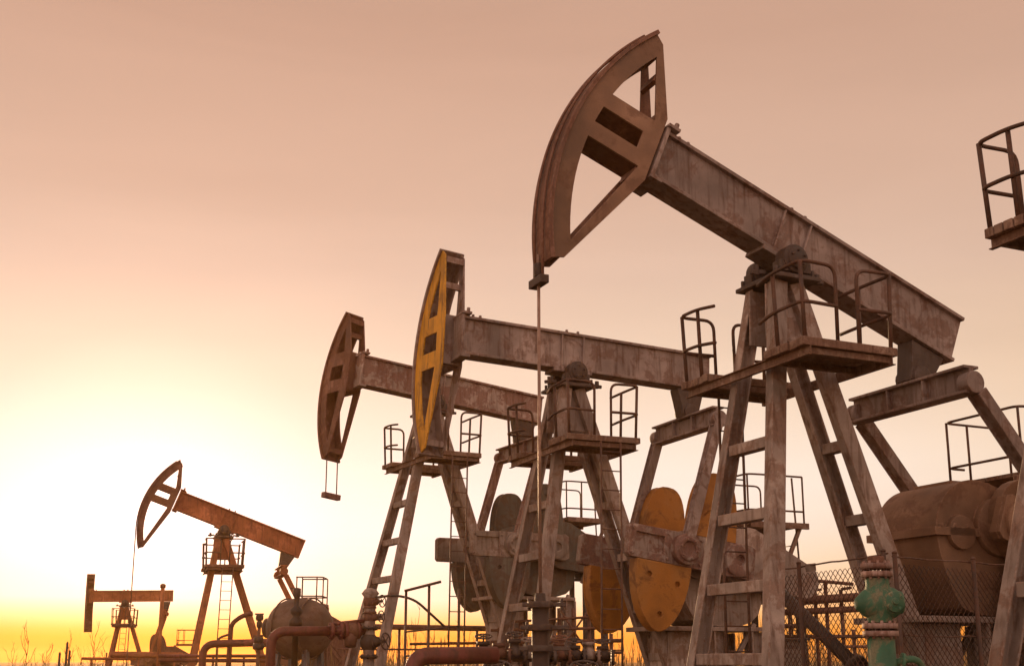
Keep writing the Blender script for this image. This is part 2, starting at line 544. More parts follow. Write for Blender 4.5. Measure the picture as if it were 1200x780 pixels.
        m.cyl((e.x, e.y, zc+.06*S), (e.x, e.y, zc+.2*S), 0.05*S, 12)
        m.build('carrier_bar', 'dark', root, bev)
        m = MB()
        m.cyl((e.x, e.y, zb-0.1), (e.x, e.y, zc+.3*S), 0.017*S, 10)
        m.build('polished_rod', 'rod', root)
        global ROD
        ROD = root_point(root, e)
    if not drive:
        return root
    # --- tail bearing, equalizer, pitmans
    eq = V((-2.2, -0.50))
    eh, ez = eq.x*c - eq.y*s_, eq.x*s_ + eq.y*c
    m = MB()
    m.plate([(-2.45, vb-.33), (-2.34, -.42), (-2.08, -.42), (-1.95, vb-.33)], 0.26*S, B)
    m.lathe(B(-2.2, -0.33, -0.17), B(0, 0, 1)-B(0, 0, 0), [(0, .001), (0, .13*S), (.34*S, .13*S), (.34*S, .001)], 16)
    m.build('tail_bearing', 'dark', root, bev)
    m = MB()
    m.sweep(ibeam(0.22*S, 0.32*S, 0.035*S, 0.06*S), L(eh, -0.98, ez-.06), L(eh, 0.98, ez-.06))
    for n in (-0.3, 0.3):
        m.box(L(eh, n, ez-.06), 0.20*S, 0.025*S, 0.25*S)
    m.build('equalizer', P['beam'], root, bev)
    hub = V((-2.50, 0, -2.93))
    cb = R(crank)
    cd = V((math.cos(cb), 0, math.sin(cb)))           # along the crank, from the shaft
    cp = V((-math.sin(cb), 0, math.cos(cb)))
    pin = hub + cd*1.0
    def K(a, b, w):
        q = hub + cd*a + cp*b
        return L(q.x, w, q.z)
    for sg in (1, -1):
        n0 = 0.80*sg
        m = MB()
        a = L(eh, 0.95*sg, ez-.1); b = L(pin.x, 0.95*sg, pin.z)
        m.sweep(ibeam(0.15*S, 0.18*S, 0.028*S, 0.09*S), a + (b-a)*0.05, b + (a-b)*0.07, up=(0, 1, 0))
        m.cyl(a - V((0, .08*S, 0)), a + V((0, .08*S, 0)), 0.13*S, 18)
        m.build('pitman_arm', P['beam'], root, bev)
        m = MB()
        m.lathe(L(pin.x, 0.95*sg-0.12*sg, pin.z), (0, sg, 0), [(0, .001), (0, .24*S), (.2*S, .24*S), (.21*S, .19*S), (.24*S, .18*S), (.24*S, .12*S), (.20*S, .11*S), (.20*S, .001)], 24)
        m.bolts([L(pin.x+.15*math.cos(t), (0.95+.11)*sg, pin.z+.15*math.sin(t)) for t in (0.3, 1.35, 2.4, 3.45, 4.5, 5.55)], (0, sg, 0), 0.02*S, 0.035*S)
        m.build('crank_pin_bearing', P['arm'], root, bev)
        m = MB()
        q = [(-0.30, -0.22), (-0.22, -0.27), (1.92, -0.25), (1.96, -0.2), (1.96, 0.2), (1.92, 0.25), (-0.22, 0.27), (-0.30, 0.22)]
        h1 = [(1.35, -0.14), (1.85, -0.14), (1.85, 0.14), (1.35, 0.14)]
        h2 = [(0.28, -0.10), (0.62, -0.10), (0.62, 0.10), (0.28, 0.10)]
        m.plate(q, 0.10*S, lambda u, v, w, n0=n0: K(u, v, n0-0.05*sg*0 + w))
        m.plate(q, 0.05*S, lambda u, v, w, n0=n0, sg=sg: K(u, v, n0+0.076*sg + w), holes=[h1, h2])
        m.lathe(K(0, 0, n0-0.05*sg), (0, sg, 0), [(0, .001), (0, .26*S), (.20*S, .26*S), (.21*S, .2*S), (.21*S, .09*S), (.1*S, .085*S), (.1*S, .001)], 24)
        m.bolts([K(u, v, n0+0.101*sg) for u in (0.1, 0.7, 1.28, 1.9) for v in (-0.19, 0.19)], (0, sg, 0), 0.028*S, 0.03*S)
        ck = m.build('crank_arm', P['arm'], root, bev)
        for side in (1, -1):
            m = MB()
            ctr = lobes[0] if side > 0 else lobes[1]
            W, Hh = (0.41, 1.04) if side > 0 else (0.48, 1.04)
            pts = []
            for i in range(21):
                t = math.pi*i/20
                ex = 0.72 if side > 0 else 1.15
                pts.append((ctr + W*math.copysign(abs(math.cos(t))**ex, math.cos(t)), side*(0.26 + Hh*math.sin(t)**(0.8 if side > 0 else 0.95))))
            holes = []
            for (hu, hv) in ((ctr, 0.26+Hh*0.75), (ctr+0.24, 0.26+Hh*0.2), (ctr-0.26, 0.26+Hh*0.28)):
                holes.append([(hu+0.045*math.cos(2*math.pi*i/8), side*(hv)+0.045*math.sin(2*math.pi*i/8)) for i in range(8)])
            if side > 0:                 # two curved bolting slots
                for rr in (0.30, 0.42):
                    ar = [(ctr-.12+rr*math.cos(t), 0.30+rr*math.sin(t)) for t in [0.75+1.1*i/8 for i in range(9)]]
                    br = [(ctr-.12+(rr+.035)*math.cos(t), 0.30+(rr+.035)*math.sin(t)) for t in [0.75+1.1*i/8 for i in range(9)]]
                    holes.append(ar + br[::-1])
                holes = [holes[0]] + holes[3:]
            m.plate(pts, 0.05*S, lambda u, v, w, n0=n0, sg=sg: K(u, v, n0+0.085*sg + w), holes=holes)
            m.plate(pts, 0.20*S, lambda u, v, w, n0=n0, sg=sg: K(ctr+(u-ctr)*.985, v*.992, n0-0.042*sg + w))
            m.build('counterweight', P['weight'], ck, 0.02*S)
    # --- gear reducer on its pedestal, skid, motor, belt guard
    m = MB()
    prof = [(1.2, -.04), (1.17, .12), (1.06, .27), (.9, .40), (.7, .49), (.45, .54), (.2, .53), (-.1, .46), (-.35, .36), (-.55, .2), (-.66, .02), (-.66, -1.0), (.72, -1.0), (.95, -.75), (1.1, -.48), (1.18, -.25)]
    prof = [(u*0.74 if u > 0 else u, v) for u, v in prof]
    for _ in range(2):               # round the casting's corners
        prof = [q for a, b in zip(prof, prof[1:] + prof[:1]) for q in ((a[0]*.75+b[0]*.25, a[1]*.75+b[1]*.25), (a[0]*.25+b[0]*.75, a[1]*.25+b[1]*.75))]
    m.plate(prof, 1.02*S, lambda u, v, w: L(hub.x+u, w, hub.z+v))
    m.plate([(-0.74, -0.12), (0.96, -0.12), (0.96, -0.03), (-0.74, -0.03)], 1.14*S, lambda u, v, w: L(hub.x+u, w, hub.z+v))
    m.bolts([L(hub.x-.66+.19*k, .56*sg, hub.z-.03) for k in range(9) for sg in (1, -1)], (0, 0, 1), 0.022*S, 0.04*S)
    m.plate([(-.30, .50), (.30, .50), (.30, .57), (-.30, .57)], 0.6*S, lambda u, v, w: L(hub.x+.12+u, w, hub.z+v-.02))
    for sg in (1, -1):
        m.lathe(L(hub.x, 0.5*sg, hub.z), (0, sg, 0), [(0, .001), (0, .34*S), (.08*S, .33*S), (.1*S, .2*S), (.24*S, .19*S), (.24*S, .001)], 24)
        m.lathe(L(hub.x+.56, 0.5*sg, hub.z-.08), (0, sg, 0), [(0, .001), (0, .2*S), (.07*S, .19*S), (.07*S, .001)], 18)
    m.build('gear_reducer', P['gear'], root, 0.02*S)
    zg = foot_z - 0.15
    m = MB()
    for h in (-2.35, -3.05):
        for n in (-0.42, 0.42):
            m.sweep(ibeam(0.24*S, 0.24*S, 0.03*S, 0.03*S), L(h, n, zg+0.1), L(h, n, hub.z-1.08), up=(1, 0, 0))
    m.box(L(-2.2, 0, hub.z-1.04), 1.9*S, 1.1*S, 0.07*S)
    m.plate([(-1.45, zg+.1), (-1.5, hub.z-1.08), (-2.0, hub.z-1.08), (-2.05, zg+.1)], 0.7*S, lambda u, v, w: L(u, w, v))
    for n in (-0.43, 0.43):
        m.bar(L(-2.1, n, zg+.2), L(-3.05, n, hub.z-0.95), 0.07*S, 0.07*S)
    m.build('pedestal', 'leg', root, bev)
    m = MB()
    for n in (-0.55, 0.55):
        m.sweep(ibeam(0.2*S, 0.3*S, 0.03*S, 0.03*S), L(1.6, n, zg), L(-5.0, n, zg))
    for h in (1.5, 0.2, -1.4, -3.2, -4.9):
        m.sweep(ibeam(0.2*S, 0.22*S, 0.03*S, 0.03*S), L(h, -0.5, zg), L(h, 0.5, zg))
    m.build('base_skid', 'dark', root, bev)
    m = MB()
    m.box(V((-2.6*S, 0, 0.13)), 4.6*S, 1.9*S, 0.30)
    m.build('foundation', 'concrete', root, 0.02)
    if service:
        # reducer platform with a bent handrail
        zr = -2.28
        m = MB()
        for i in range(6):
            n = -0.5 + 0.2*i
            m.bar(L(-2.93, n, zr), L(-4.05, n, zr), 0.19*S, 0.05*S)
        m.sweep(channel(0.10*S, 0.05*S, 0.012*S), L(-2.93, 0.62, zr-.02), L(-4.07, 0.62, zr-.02), up=(0, -1, 0))
        m.sweep(channel(0.10*S, 0.05*S, 0.012*S), L(-2.93, -0.62, zr-.02), L(-4.07, -0.62, zr-.02), up=(0, 1, 0))
        for n in (-0.55, 0.55):
            m.bar(L(-3.95, n, zr-.03), L(-3.3, n, hub.z-.7), 0.06*S, 0.06*S)
            m.bar(L(-2.85, n, zr-.03), L(-2.85, n, hub.z+.1), 0.06*S, 0.06*S)
        dk = m.build('service_platform', P['deck'], root, bev)
        m = MB()
        for z in (0.80, 0.22):
            m.tube(fillet([L(-3.2, -0.60, zr+z), L(-2.93, -0.60, zr+z), L(-2.93, 0.58, zr+z), L(-3.2, 0.60, zr+z), L(-4.0, 0.60, zr+z)], 0.12*S), 0.016*S, 8)
        m.tube(fillet([L(-4.0, -0.6, zr), L(-4.0, -0.6, zr+.80), L(-3.2, -0.6, zr+.80)], 0.12*S), 0.016*S, 8)
        for h, n in ((-2.94, -0.58), (-2.94, 0.57), (-3.3, 0.60), (-4.0, 0.60), (-3.3, -0.6)):
            m.tube([L(h, n, zr), L(h, n, zr+.80)], 0.016*S, 8)
        m.build('handrail', P['rail'], dk)
        m = MB()
        for n in (-0.18, 0.18):
            m.tube([L(-4.1, n, zr+.85), L(-4.3, n, zg)], 0.017*S, 8)
        z = zr
        while z > zg:
            k = (zr+.85-z)/(zr+.85-zg)
            m.tube([L(-4.1-.2*k, -0.18, z), L(-4.1-.2*k, 0.18, z)], 0.010*S, 6)
            z -= 0.28
        m.build('ladder', P['rail'], root)
    m = MB()
    mo = V((-3.85, -0.1, -3.2))
    m.lathe(L(mo.x, mo.y-.4, mo.z), (0, 1, 0), [(0, .001), (0, .16*S), (.05*S, .27*S), (.08*S, .28*S), (.6*S, .28*S), (.66*S, .24*S), (.72*S, .1*S), (.95*S, .06*S), (.95*S, .001)], 20)
    for i in range(10):
        t = 2*math.pi*i/10
        m.bar(L(mo.x+.285*math.cos(t), mo.y-.3, mo.z+.285*math.sin(t)), L(mo.x+.285*math.cos(t), mo.y+.18, mo.z+.285*math.sin(t)), 0.015*S, 0.05*S, up=(math.cos(t), 0, math.sin(t)))
    m.box(L(mo.x, mo.y, mo.z-.3), 0.5*S, 0.6*S, 0.06*S)
    m.build('motor', 'dark', root)
    m = MB()
    for h in (-3.6, -4.1):
        for n in (-0.35, 0.2):
            m.bar(L(h, n, zg+.1), L(h, n, mo.z-.33), 0.09*S, 0.09*S, up=(1, 0, 0))
    m.build('motor_stand', 'dark', root, bev)
    m = MB()
    p1, p2 = V((hub.x-.3, hub.z+.05)), V((mo.x, mo.z))
    dd = (p2-p1).normalized(); nn = V((-dd.y, dd.x))
    out = []
    for i in range(13):
        t = math.pi/2 + math.pi*i/12
        q = p1 + dd*math.cos(t)*0.5 + nn*math.sin(t)*0.5; out.append((q.x, q.y))
    for i in range(13):
        t = -math.pi/2 + math.pi*i/12
        q = p2 + dd*math.cos(t)*0.28 + nn*math.sin(t)*0.28; out.append((q.x, q.y))
    m.plate(out, 0.16*S, lambda u, v, w: L(u, 0.66 + w, v))
    m.build('belt_guard', P['gear'], root, 0.015*S)
    return root

ROD = None
def root_point(root, p):
    return Matrix.Translation(root.location) @ Matrix.Rotation(root.rotation_euler.z, 4, 'Z') @ p

pumpjack('large brown pumpjack whose solid-arc horsehead is raised highest of all', 910, 314, 13.13, 24, 22, crank=202, hd=1.12, ht=(-28.5, 35),
         pal=dict(weight='umber', arm='umber', beam='beam', plate='umber', far_plate='rust', gear='umber'), ladder='far', bridle='work', rod_to=1.75, carrier=5.15, big_holes=True)
ROD1 = ROD
pumpjack('pumpjack with a bright yellow horsehead side plate and ochre counterweights', 666, 441, 18.7, 23, 2.5, fold=81, crank=8, ht=(-29, 41), foot=0.88,
         pal=dict(plate='yellow', far_plate='beam', weight='ochre', gear='leg'), bridle='none', fold_shift=(-0.02, -0.17))
pumpjack('pumpjack with a brown folded horsehead, empty hanging carrier bar and grey-green counterweights', 505, 474, 24.5, 28, 6, fold=76, crank=0, bu=1.65, ht=(-33, 39), foot=1.12, lobes=(0.25, 1.1),
         pal=dict(beam='beam_pale', plate='rust', far_plate='rust', leg='leg', weight='greygreen', arm='paleply'), bridle='hang', fold_shift=(-0.02, -0.1))
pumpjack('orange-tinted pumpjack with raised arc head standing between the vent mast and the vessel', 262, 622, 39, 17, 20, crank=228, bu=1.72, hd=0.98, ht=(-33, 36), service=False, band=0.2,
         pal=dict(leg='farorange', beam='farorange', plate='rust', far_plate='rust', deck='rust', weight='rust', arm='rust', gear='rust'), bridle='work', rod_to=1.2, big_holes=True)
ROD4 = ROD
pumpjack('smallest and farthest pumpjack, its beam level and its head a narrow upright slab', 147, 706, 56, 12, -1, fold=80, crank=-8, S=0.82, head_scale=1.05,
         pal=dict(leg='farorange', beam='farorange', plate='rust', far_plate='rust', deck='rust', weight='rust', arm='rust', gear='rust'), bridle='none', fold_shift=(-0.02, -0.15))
pumpjack('nearest trestle at the right edge, bare platform and legs without a walking beam', 1322, 76, 9.3, 24, 0, foot=1.1, beam=False, ladder=None, name='pumpjack_trestle', cat='trestle', group=None)

# ------------------------------------------------------------------ ground
m = MB()
m._loft([[V((-900, -60, 0)), V((-900, -60, -0.5)), V((-900, 1500, -0.5)), V((-900, 1500, 0))], [V((900, -60, 0)), V((900, -60, -0.5)), V((900, 1500, -0.5)), V((900, 1500, 0))]])
tag(m.build('ground', 'ground'), None, None, kind='structure')


random.seed(7)
# ------------------------------------------------------------------ wellheads, valves, pipes
def flange(m, c, axis, r, t=0.05, n=20, nb=8):
    a = V(axis).normalized()
    c = V(c)
    m.lathe(c - a*t/2, a, [(0, .001), (0, r), (t, r), (t, .001)], n)
    e1 = a.orthogonal().normalized(); e2 = a.cross(e1)
    for k in range(nb):
        q = c + (e1*math.cos(2*math.pi*k/nb) + e2*math.sin(2*math.pi*k/nb))*r*0.8
        m.cyl(q - a*t*0.95, q + a*t*0.95, r*0.09, 6)

def handwheel(m, c, axis, r):
    a = V(axis).normalized(); c = V(c)
    e1 = a.orthogonal().normalized(); e2 = a.cross(e1)
    m.tube([c + (e1*math.cos(2*math.pi*k/16) + e2*math.sin(2*math.pi*k/16))*r for k in range(16)], r*0.1, 6, closed=True)
    for k in range(4):
        m.tube([c, c + (e1*math.cos(math.pi*k/2) + e2*math.sin(math.pi*k/2))*r], r*0.08, 6)
    m.tube([c - a*r*1.1, c + a*r*0.15], r*0.12, 6)

def gate_valve(name, root, c, axis, r, mat, wheel=(0, -1, 0)):
    c, a = V(c), V(axis).normalized()
    m = MB()
    m.lathe(c - a*r*1.7, a, [(0, .001), (0, r*.62), (r*.7, r*.66), (r*1.1, r*1.05), (r*1.7, r*1.2), (r*2.3, r*1.05), (r*2.7, r*.66), (r*3.4, r*.62), (r*3.4, .001)], 20)
    w = V(wheel).normalized()
    m.lathe(c + w*r*.6, w, [(0, .001), (0, r*.7), (r*.8, r*.62), (r*.85, r*.3), (r*1.9, r*.2), (r*1.9, .001)], 14)
    b = m.build(name, mat, root)
    for k in (-1, 1):
        m = MB(); flange(m, c + a*r*1.75*k, a, r*1.15, r*.3)
        m.build('flange', mat, b)
    m = MB(); handwheel(m, c + w*r*2.5, w, r*1.0); m.build('handwheel', 'dark', b)
    return b

def rigid_pipe(name, label, cat, pts, r, mat, fil=0.3, joints=(), group=None):
    """one bent pipe with welded collars; base point is its first end"""
    m = MB()
    pts = [V(p) for p in pts]
    m.tube(fillet(pts, fil, 8), r, 16)
    for k, f in joints:
        a, b = pts[k], pts[k+1]
        flange(m, a + (b-a)*f, b-a, r*1.7, r*0.5)
    o = m.build(name, mat)
    return tag(o, label, cat, group)

# stem and clamps under the tall pump's rod
r0 = ROD1
w = thing('wellhead', 'dark wellhead stem with stacked clamp bars where the long polished rod enters', 'wellhead', (r0.x, r0.y, 0))
m = MB()
m.lathe((0, 0, 0), (0, 0, 1), [(0, .001), (0, .2), (.5, .2), (.5, .28), (.58, .28), (.58, .11), (1.25, .11), (1.25, .085), (1.84, .085), (1.84, .06), (1.95, .05), (1.95, .001)], 18)
m.build('stem', 'dark', w)
for z, l in ((1.84, .25), (1.62, .28), (1.42, .29)):
    m = MB()
    m.bar((-l*.7, .02, z), (l, -.02, z), 0.06, 0.04)
    m.lathe((0, 0, z-.03), (0, 0, 1), [(0, .001), (0, .125), (.06, .125), (.06, .001)], 16)
    m.bolts([(l-.04, -.02, z-.06), (-l*.6+.04, .02, z-.06)], (0, 0, 1), 0.018, 0.12)
    m.build('clamp_bar', 'dark', w, 0.006)
gate_valve('side_valve', w, (0.42, 0, 0.95), (1, 0, 0), 0.13, 'dark', (0, -0.4, 1))
gate_valve('side_valve', w, (-0.42, 0, 0.95), (1, 0, 0), 0.13, 'dark', (0, -0.4, 1))

# manifold of small valves across the foot of the yellow-headed pump
p0, p1 = at(560, 768, 12.6), at(712, 770, 13.4)
w = thing('valve_manifold', 'low dark row of small valves and fittings beside the clamped wellhead stem', 'manifold', (p0.x, p0.y, 0))
o_ = V((p0.x, p0.y, 0))
m = MB(); m.tube([p0-o_, p1-o_], 0.055, 12)
for k in range(7):
    q = (p0 + (p1-p0)*(k+0.5)/7) - o_
    m.tube([q, V((q.x, q.y, 0))], 0.035, 8)
m.build('header_pipe', 'dark', w)
for k in range(9):
    q = (p0 + (p1-p0)*(0.04+0.92*k/8)) - o_
    m = MB()
    h = 0.10 + 0.09*random.random()
    m.lathe(q + V((0, 0, -.02)), (0, 0, 1), [(0, .001), (0, .075), (.06, .085), (.10, .06), (h, .045), (h, .07), (h+.04, .07), (h+.04, .001)], 12)
    flange(m, q + V((.11, 0, 0)), (1, 0, 0), 0.085, 0.03, 14, 6); flange(m, q + V((-.11, 0, 0)), (1, 0, 0), 0.085, 0.03, 14, 6)
    if k % 3 != 1:
        handwheel(m, q + V((0, -.02, h+.07)), (0, -.3, 1), 0.085)
    m.build('valve', ('dark', 'rust', 'dark', 'leg')[k % 4], w)

# green valve stack
b = at(1034, 774, 10.3)
w = thing('valve_stack', 'green painted gate valve between two pairs of pinkish bolted flanges', 'valve', (b.x, b.y, 0))
w.scale = (0.88, 0.88, 1)
def zz(py): return at(1034, py, 10.3).z
m = MB()
m.lathe((0, 0, 0), (0, 0, 1), [(0, .001), (0, .13), (zz(746), .13), (zz(746), .001)], 24)
m.build('riser', 'green', w)
for y0 in (742, 733, 672.5, 663):
    m = MB(); flange(m, (0, 0, zz(y0)), (0, 0, 1), 0.168 if y0 > 700 else 0.150, 0.045, 28, 10)
    m.build('flange', 'flange', w)
m = MB()
m.lathe((0, 0, zz(729)), (0, 0, 1), [(0, .001), (0, .115), (zz(718)-zz(729), .12), (zz(709)-zz(729), .155), (zz(700)-zz(729), .155), (zz(692)-zz(729), .13), (zz(686)-zz(729), .112), (zz(677)-zz(729), .112), (zz(677)-zz(729), .001)], 24)
zc = zz(705)
m.lathe((-.225, 0, zc-.015), (1, 0, 0.03), [(0, .001), (0, .045), (.04, .075), (.08, .11), (.16, .14), (.31, .145), (.38, .125), (.42, .10), (.455, .09), (.455, .001)], 20)
m.lathe((0.11, -.10, zc), (0, -1, 0), [(0, .001), (0, .095), (.06, .09), (.075, .03), (.10, .028), (.10, .001)], 16)
m.bolts([(0.11+.07*math.cos(t), -.155, zc+.07*math.sin(t)) for t in (0.5, 2.1, 3.7, 5.3)], (0, -1, 0), 0.014, 0.022)
m.build('valve_body', 'green', w, 0.004)
m = MB()
m.lathe((0, 0, zz(659)), (0, 0, 1), [(0, .001), (0, .085), (.055, .085), (.055, .001)], 6)
m.build('cap_nut', 'rust', w, 0.004)
m = MB()
m.tube(fillet([(0.13, 0.02, zz(776)), (0.30, 0.02, zz(770)), (0.42, 0.1, zz(778)), (0.5, 0.1, 0)], 0.1), 0.03, 10)
flange(m, (0.2, 0.02, zz(774)), (1, 0, -.2), 0.07, 0.03, 12, 6)
m.build('side_branch', 'green', w)

# wellhead of the brown-headed pump
b = at(432, 774, 21.5)
w = thing('wellhead', 'slim wellhead with a stack of valves below the hanging empty carrier bar', 'wellhead', (b.x, b.y, 0))
def z3(py): return at(432, py, 21.5).z
m = MB(); m.lathe((0, 0, 0), (0, 0, 1), [(0, .001), (0, .17), (.6, .17), (.6, .25), (.68, .25), (.68, .10), (z3(700), .10), (z3(695), .16), (z3(690), .10), (z3(688), .001)], 16)
m.build('stem', 'leg', w)
for y0, r_, mt in ((752, .14, 'dark'), (723, .10, 'rust'), (705, .105, 'rust')):
    gate_valve('valve', w, (0, 0, z3(y0)), (0, 0, 1), r_, mt, (0.9, -.5, 0.05))
m = MB(); m.tube(fillet([(0.1, -.1, z3(700)), (0.45, -.1, z3(697)), (0.8, -.1, z3(702)), (1.35, 0, z3(735))], 0.3), 0.022, 8)
m.build('hose', 'dark', w)

# flow line from the wellhead to the vessel
rigid_pipe('flow_pipe', 'thick red-brown pipe bending down in front of the round vessel', 'pipe',
           [at(318, 774, 21)*1 - V((0, 0, 1.25)), at(318, 739, 21), at(386, 739, 21.2)], 0.085, 'redpipe', 0.28)
a, b = at(386, 739, 21.2), at(430, 738, 21.5)
w = thing('flow_valve', 'horizontal bolted valve joining the thick bent pipe to the slim wellhead', 'valve', (a.x, a.y, 0))
o_ = V((a.x, a.y, 0))
m = MB()
m.tube([a-o_, b-o_], 0.08, 14)
for f in (0.05, 0.3, 0.42, 0.75): flange(m, a-o_+(b-a)*f, b-a, 0.15, 0.05, 18, 8)
m.build('spool', 'redpipe', w)
q = a-o_+(b-a)*0.58
m = MB()
m.lathe(q - V((.14, 0, 0)), (1, 0, 0), [(0, .001), (0, .10), (.06, .15), (.22, .15), (.28, .10), (.28, .001)], 16)
m.lathe(q, (0, -.3, -1), [(0, .001), (0, .13), (.28, .1), (.28, .001)], 12)
m.build('valve_body', 'rust', w)
m = MB(); m.tube([a-o_+V((.05, 0, .12)), b-o_+V((0, 0, .17))], 0.035, 8); m.build('bypass_pipe', 'redpipe', w)

rigid_pipe('red_pipe', 'red oxide pipe bending flat in the foreground, cut by the bottom edge', 'pipe',
           [at(484, 774, 11.3) - V((0, 0, 1.2)), at(484, 768, 11.3), at(582, 767, 11.6)], 0.08, 'redpipe', 0.16)
rigid_pipe('flow_pipe', 'long bent pipe passing behind the legs of the orange-tinted pumpjack', 'pipe',
           [at(238, 774, 33) - V((0, 0, 1.2)), at(238, 754, 33), at(318, 752, 33)], 0.10, 'redpipe', 0.35)
rigid_pipe('thin_pipe', 'thin upright pipe with a bent top behind the right leg of the orange-tinted pumpjack', 'pipe',
           [at(268, 774, 34) - V((0, 0, 1.2)), at(271, 730, 34), at(284, 721, 34), at(296, 718, 34)], 0.065, 'redpipe', 0.3)
rigid_pipe('thin_pipe', 'low thin pipe with a bent top left of the bent-top upright pipe', 'pipe',
           [at(254, 774, 36) - V((0, 0, 1.2)), at(255, 747, 36), at(268, 743, 36)], 0.035, 'rust', 0.2)

# valve tree with small handles between the leg and the vessel
b = at(302, 774, 31)
w = thing('valve_tree', 'thin upright valve tree with little handles left of the round vessel', 'valve', (b.x, b.y, 0))
def z4(py): return at(302, py, 31).z
m = MB(); m.cyl((0, 0, 0), (0, 0, z4(719)), 0.045, 10)
m.tube([(-.12, 0, z4(719)), (.1, 0, z4(719))], 0.02, 8)
m.tube([(-.14, 0, z4(745)), (.16, 0, z4(744))], 0.025, 8)
m.build('pole', 'rust', w)
for y0, r_ in ((723, .08), (731, .06), (749, .10), (757, .12)):
    m = MB(); m.lathe((0, 0, z4(y0)-.08), (0, 0, 1), [(0, .001), (0, r_), (.05, r_*1.25), (.12, r_*1.2), (.16, r_), (.16, .001)], 12); m.build('valve', 'dark', w)
m = MB(); m.tube(fillet([(0.05, 0, z4(757)), (.2, 0, z4(757)), (.3, 0, z4(752)), (.5, 0, z4(752))], .1), 0.02, 8); m.build('impulse_line', 'dark', w)

# vessel with access platform
b = at(350, 774, 29)
w = thing('separator_vessel', 'dull brown round-ended vessel on legs behind the thick bent pipe', 'vessel', (b.x, b.y, 0), R(-22))
zc_ = at(350, 736, 29).z
m = MB()
prof = [(-.78 + .0, .001)] + [(-.78*math.cos(t), 0.72*math.sin(t)**0.75) for t in [math.pi*k/24 for k in range(1, 24)]] + [(.78, .001)]
m.lathe((0, 0, zc_), (1, 0, -0.06), prof, 32)
for x in (-.35, .36):
    m.tube([(x+.631*0*math.cos(t), .705*math.cos(t), zc_+.705*math.sin(t)) for t in [2*math.pi*k/28 for k in range(28)]], 0.02, 6, closed=True)
m.build('shell', 'tank', w)
m = MB()
m.lathe((-.72, 0, zc_+.02), (-1, 0, 0), [(0, .001), (0, .16), (.12, .16), (.12, .24), (.2, .24), (.2, .001)], 18)
m.build('manway', 'tank', w)
for x, y in ((-.42, -.36), (-.42, .36), (.42, -.36), (.42, .36)):
    m = MB(); m.bar((x*1.1, y, 0), (x*.9, y*.9, zc_-.38), 0.13, 0.13, up=(1, 0, 0)); m.build('support_leg', 'blue', w)
b = at(345, 774, 27.6)
w = thing('relief_valve', 'dark upright relief valve with a side lever rising in front of the round vessel', 'valve', (b.x, b.y, 0))
def z5(py): return at(345, py, 27.6).z
m = MB()
m.lathe((0, 0, 0), (0, 0, 1), [(0, .001), (0, .07), (z5(733), .07), (z5(733), .15), (z5(727), .16), (z5(722), .07), (z5(718), .13), (z5(714), .14), (z5(710), .065), (z5(700), .06), (z5(697), .09), (z5(689), .09), (z5(688), .001)], 16)
m.build('valve_body', 'dark', w)
m = MB(); m.bar((.04, 0, z5(689.5)), (-.17, 0, z5(689)), .03, .025); m.build('lever', 'dark', w)
b = at(361, 774, 30.4)
w = thing('access_platform', 'small railed access platform standing over the round vessel', 'platform', (b.x, b.y, 0))
def z6(py): return at(366, py, 30.4).z
zd = z6(709)
m = MB()
for k in range(4): m.bar((-.42, -.36+.24*k, zd), (.40, -.36+.24*k, zd), .22, .07)
m.build('deck', 'redpipe', w, 0.006)
m = MB()
for z in (z6(677)-zd, z6(699)-zd):
    m.tube(fillet([(-.30, -.42, zd+z), (.36, -.42, zd+z), (.36, .42, zd+z), (-.30, .42, zd+z)], .12), 0.017, 8)
for x, y in ((-.28, -.42), (-.14, -.42), (.22, -.42), (.36, -.3), (.36, .42), (-.28, .42)):
    m.tube([(x, y, zd), (x, y, z6(677))], 0.016, 8)
m.build('handrail', 'rail', w)
for x, y in ((.38, -.4), (.38, .4)):
    m = MB(); m.bar((x, y, 0), (x, y, zd-.035), .07, .07, up=(1, 0, 0)); m.build('post', 'rust', w)
m = MB()
for x in (.26, .34): m.tube([(x+.1, -.46, zd), (x+.25, -.46, 0)], .014, 6)
for k in range(6): m.tube([(.36+.02*k, -.46, zd-.25*k-.15), (.44+.02*k, -.46, zd-.25*k-.15)], .01, 6)
m.bar((.44, -.42, .2), (-.4, -.42, zd-.08), .03, .03)
m.build('ladder', 'rail', w)

# vent mast beside the far pump
b = at(185.5, 774, 47)
w = thing('vent_mast', 'single upright vent pipe with a cap beside the farthest pumpjack', 'mast', (b.x, b.y, 0))
zt = at(186, 684, 47).z
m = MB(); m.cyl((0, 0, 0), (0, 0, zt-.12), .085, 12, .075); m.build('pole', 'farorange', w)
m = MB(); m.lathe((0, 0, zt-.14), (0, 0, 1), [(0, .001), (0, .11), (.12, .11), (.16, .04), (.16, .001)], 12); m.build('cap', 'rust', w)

# ------------------------------------------------------------------ rails and racks
def rail_fence(name, label, cat, posts, d, r, rails, mat='rail', group=None, seed=1):
    """posts: (px, top row); rails: list of (px0,row0,px1,row1,radius)"""
    b = at(posts[0][0], 774, d)
    w = thing(name, label, cat, (b.x, b.y, 0), 0, group)
    o = V((b.x, b.y, 0))
    for px, py in posts:
        t = at(px, py, d) - o
        m = MB(); m.cyl((t.x, t.y, 0), t, r, 10); m.build('post', mat, w)
    for a0, b0, a1, b1, rr in rails:
        m = MB(); m.tube([at(a0, b0, d-rr-r) - o, at(a1, b1, d-rr-r) - o], rr, 8); m.build('rail', mat, w)
    return w
rail_fence('guard_rail', 'thin pipe guard rail with a sloping top bar behind the legs of the brown-headed pump', 'railing', [(476, 691), (503, 684), (538, 690)], 19.5, 0.022,
           [(474, 692, 517, 681, .022), (474, 740, 538, 733, .014), (474, 768, 538, 768, .014)])
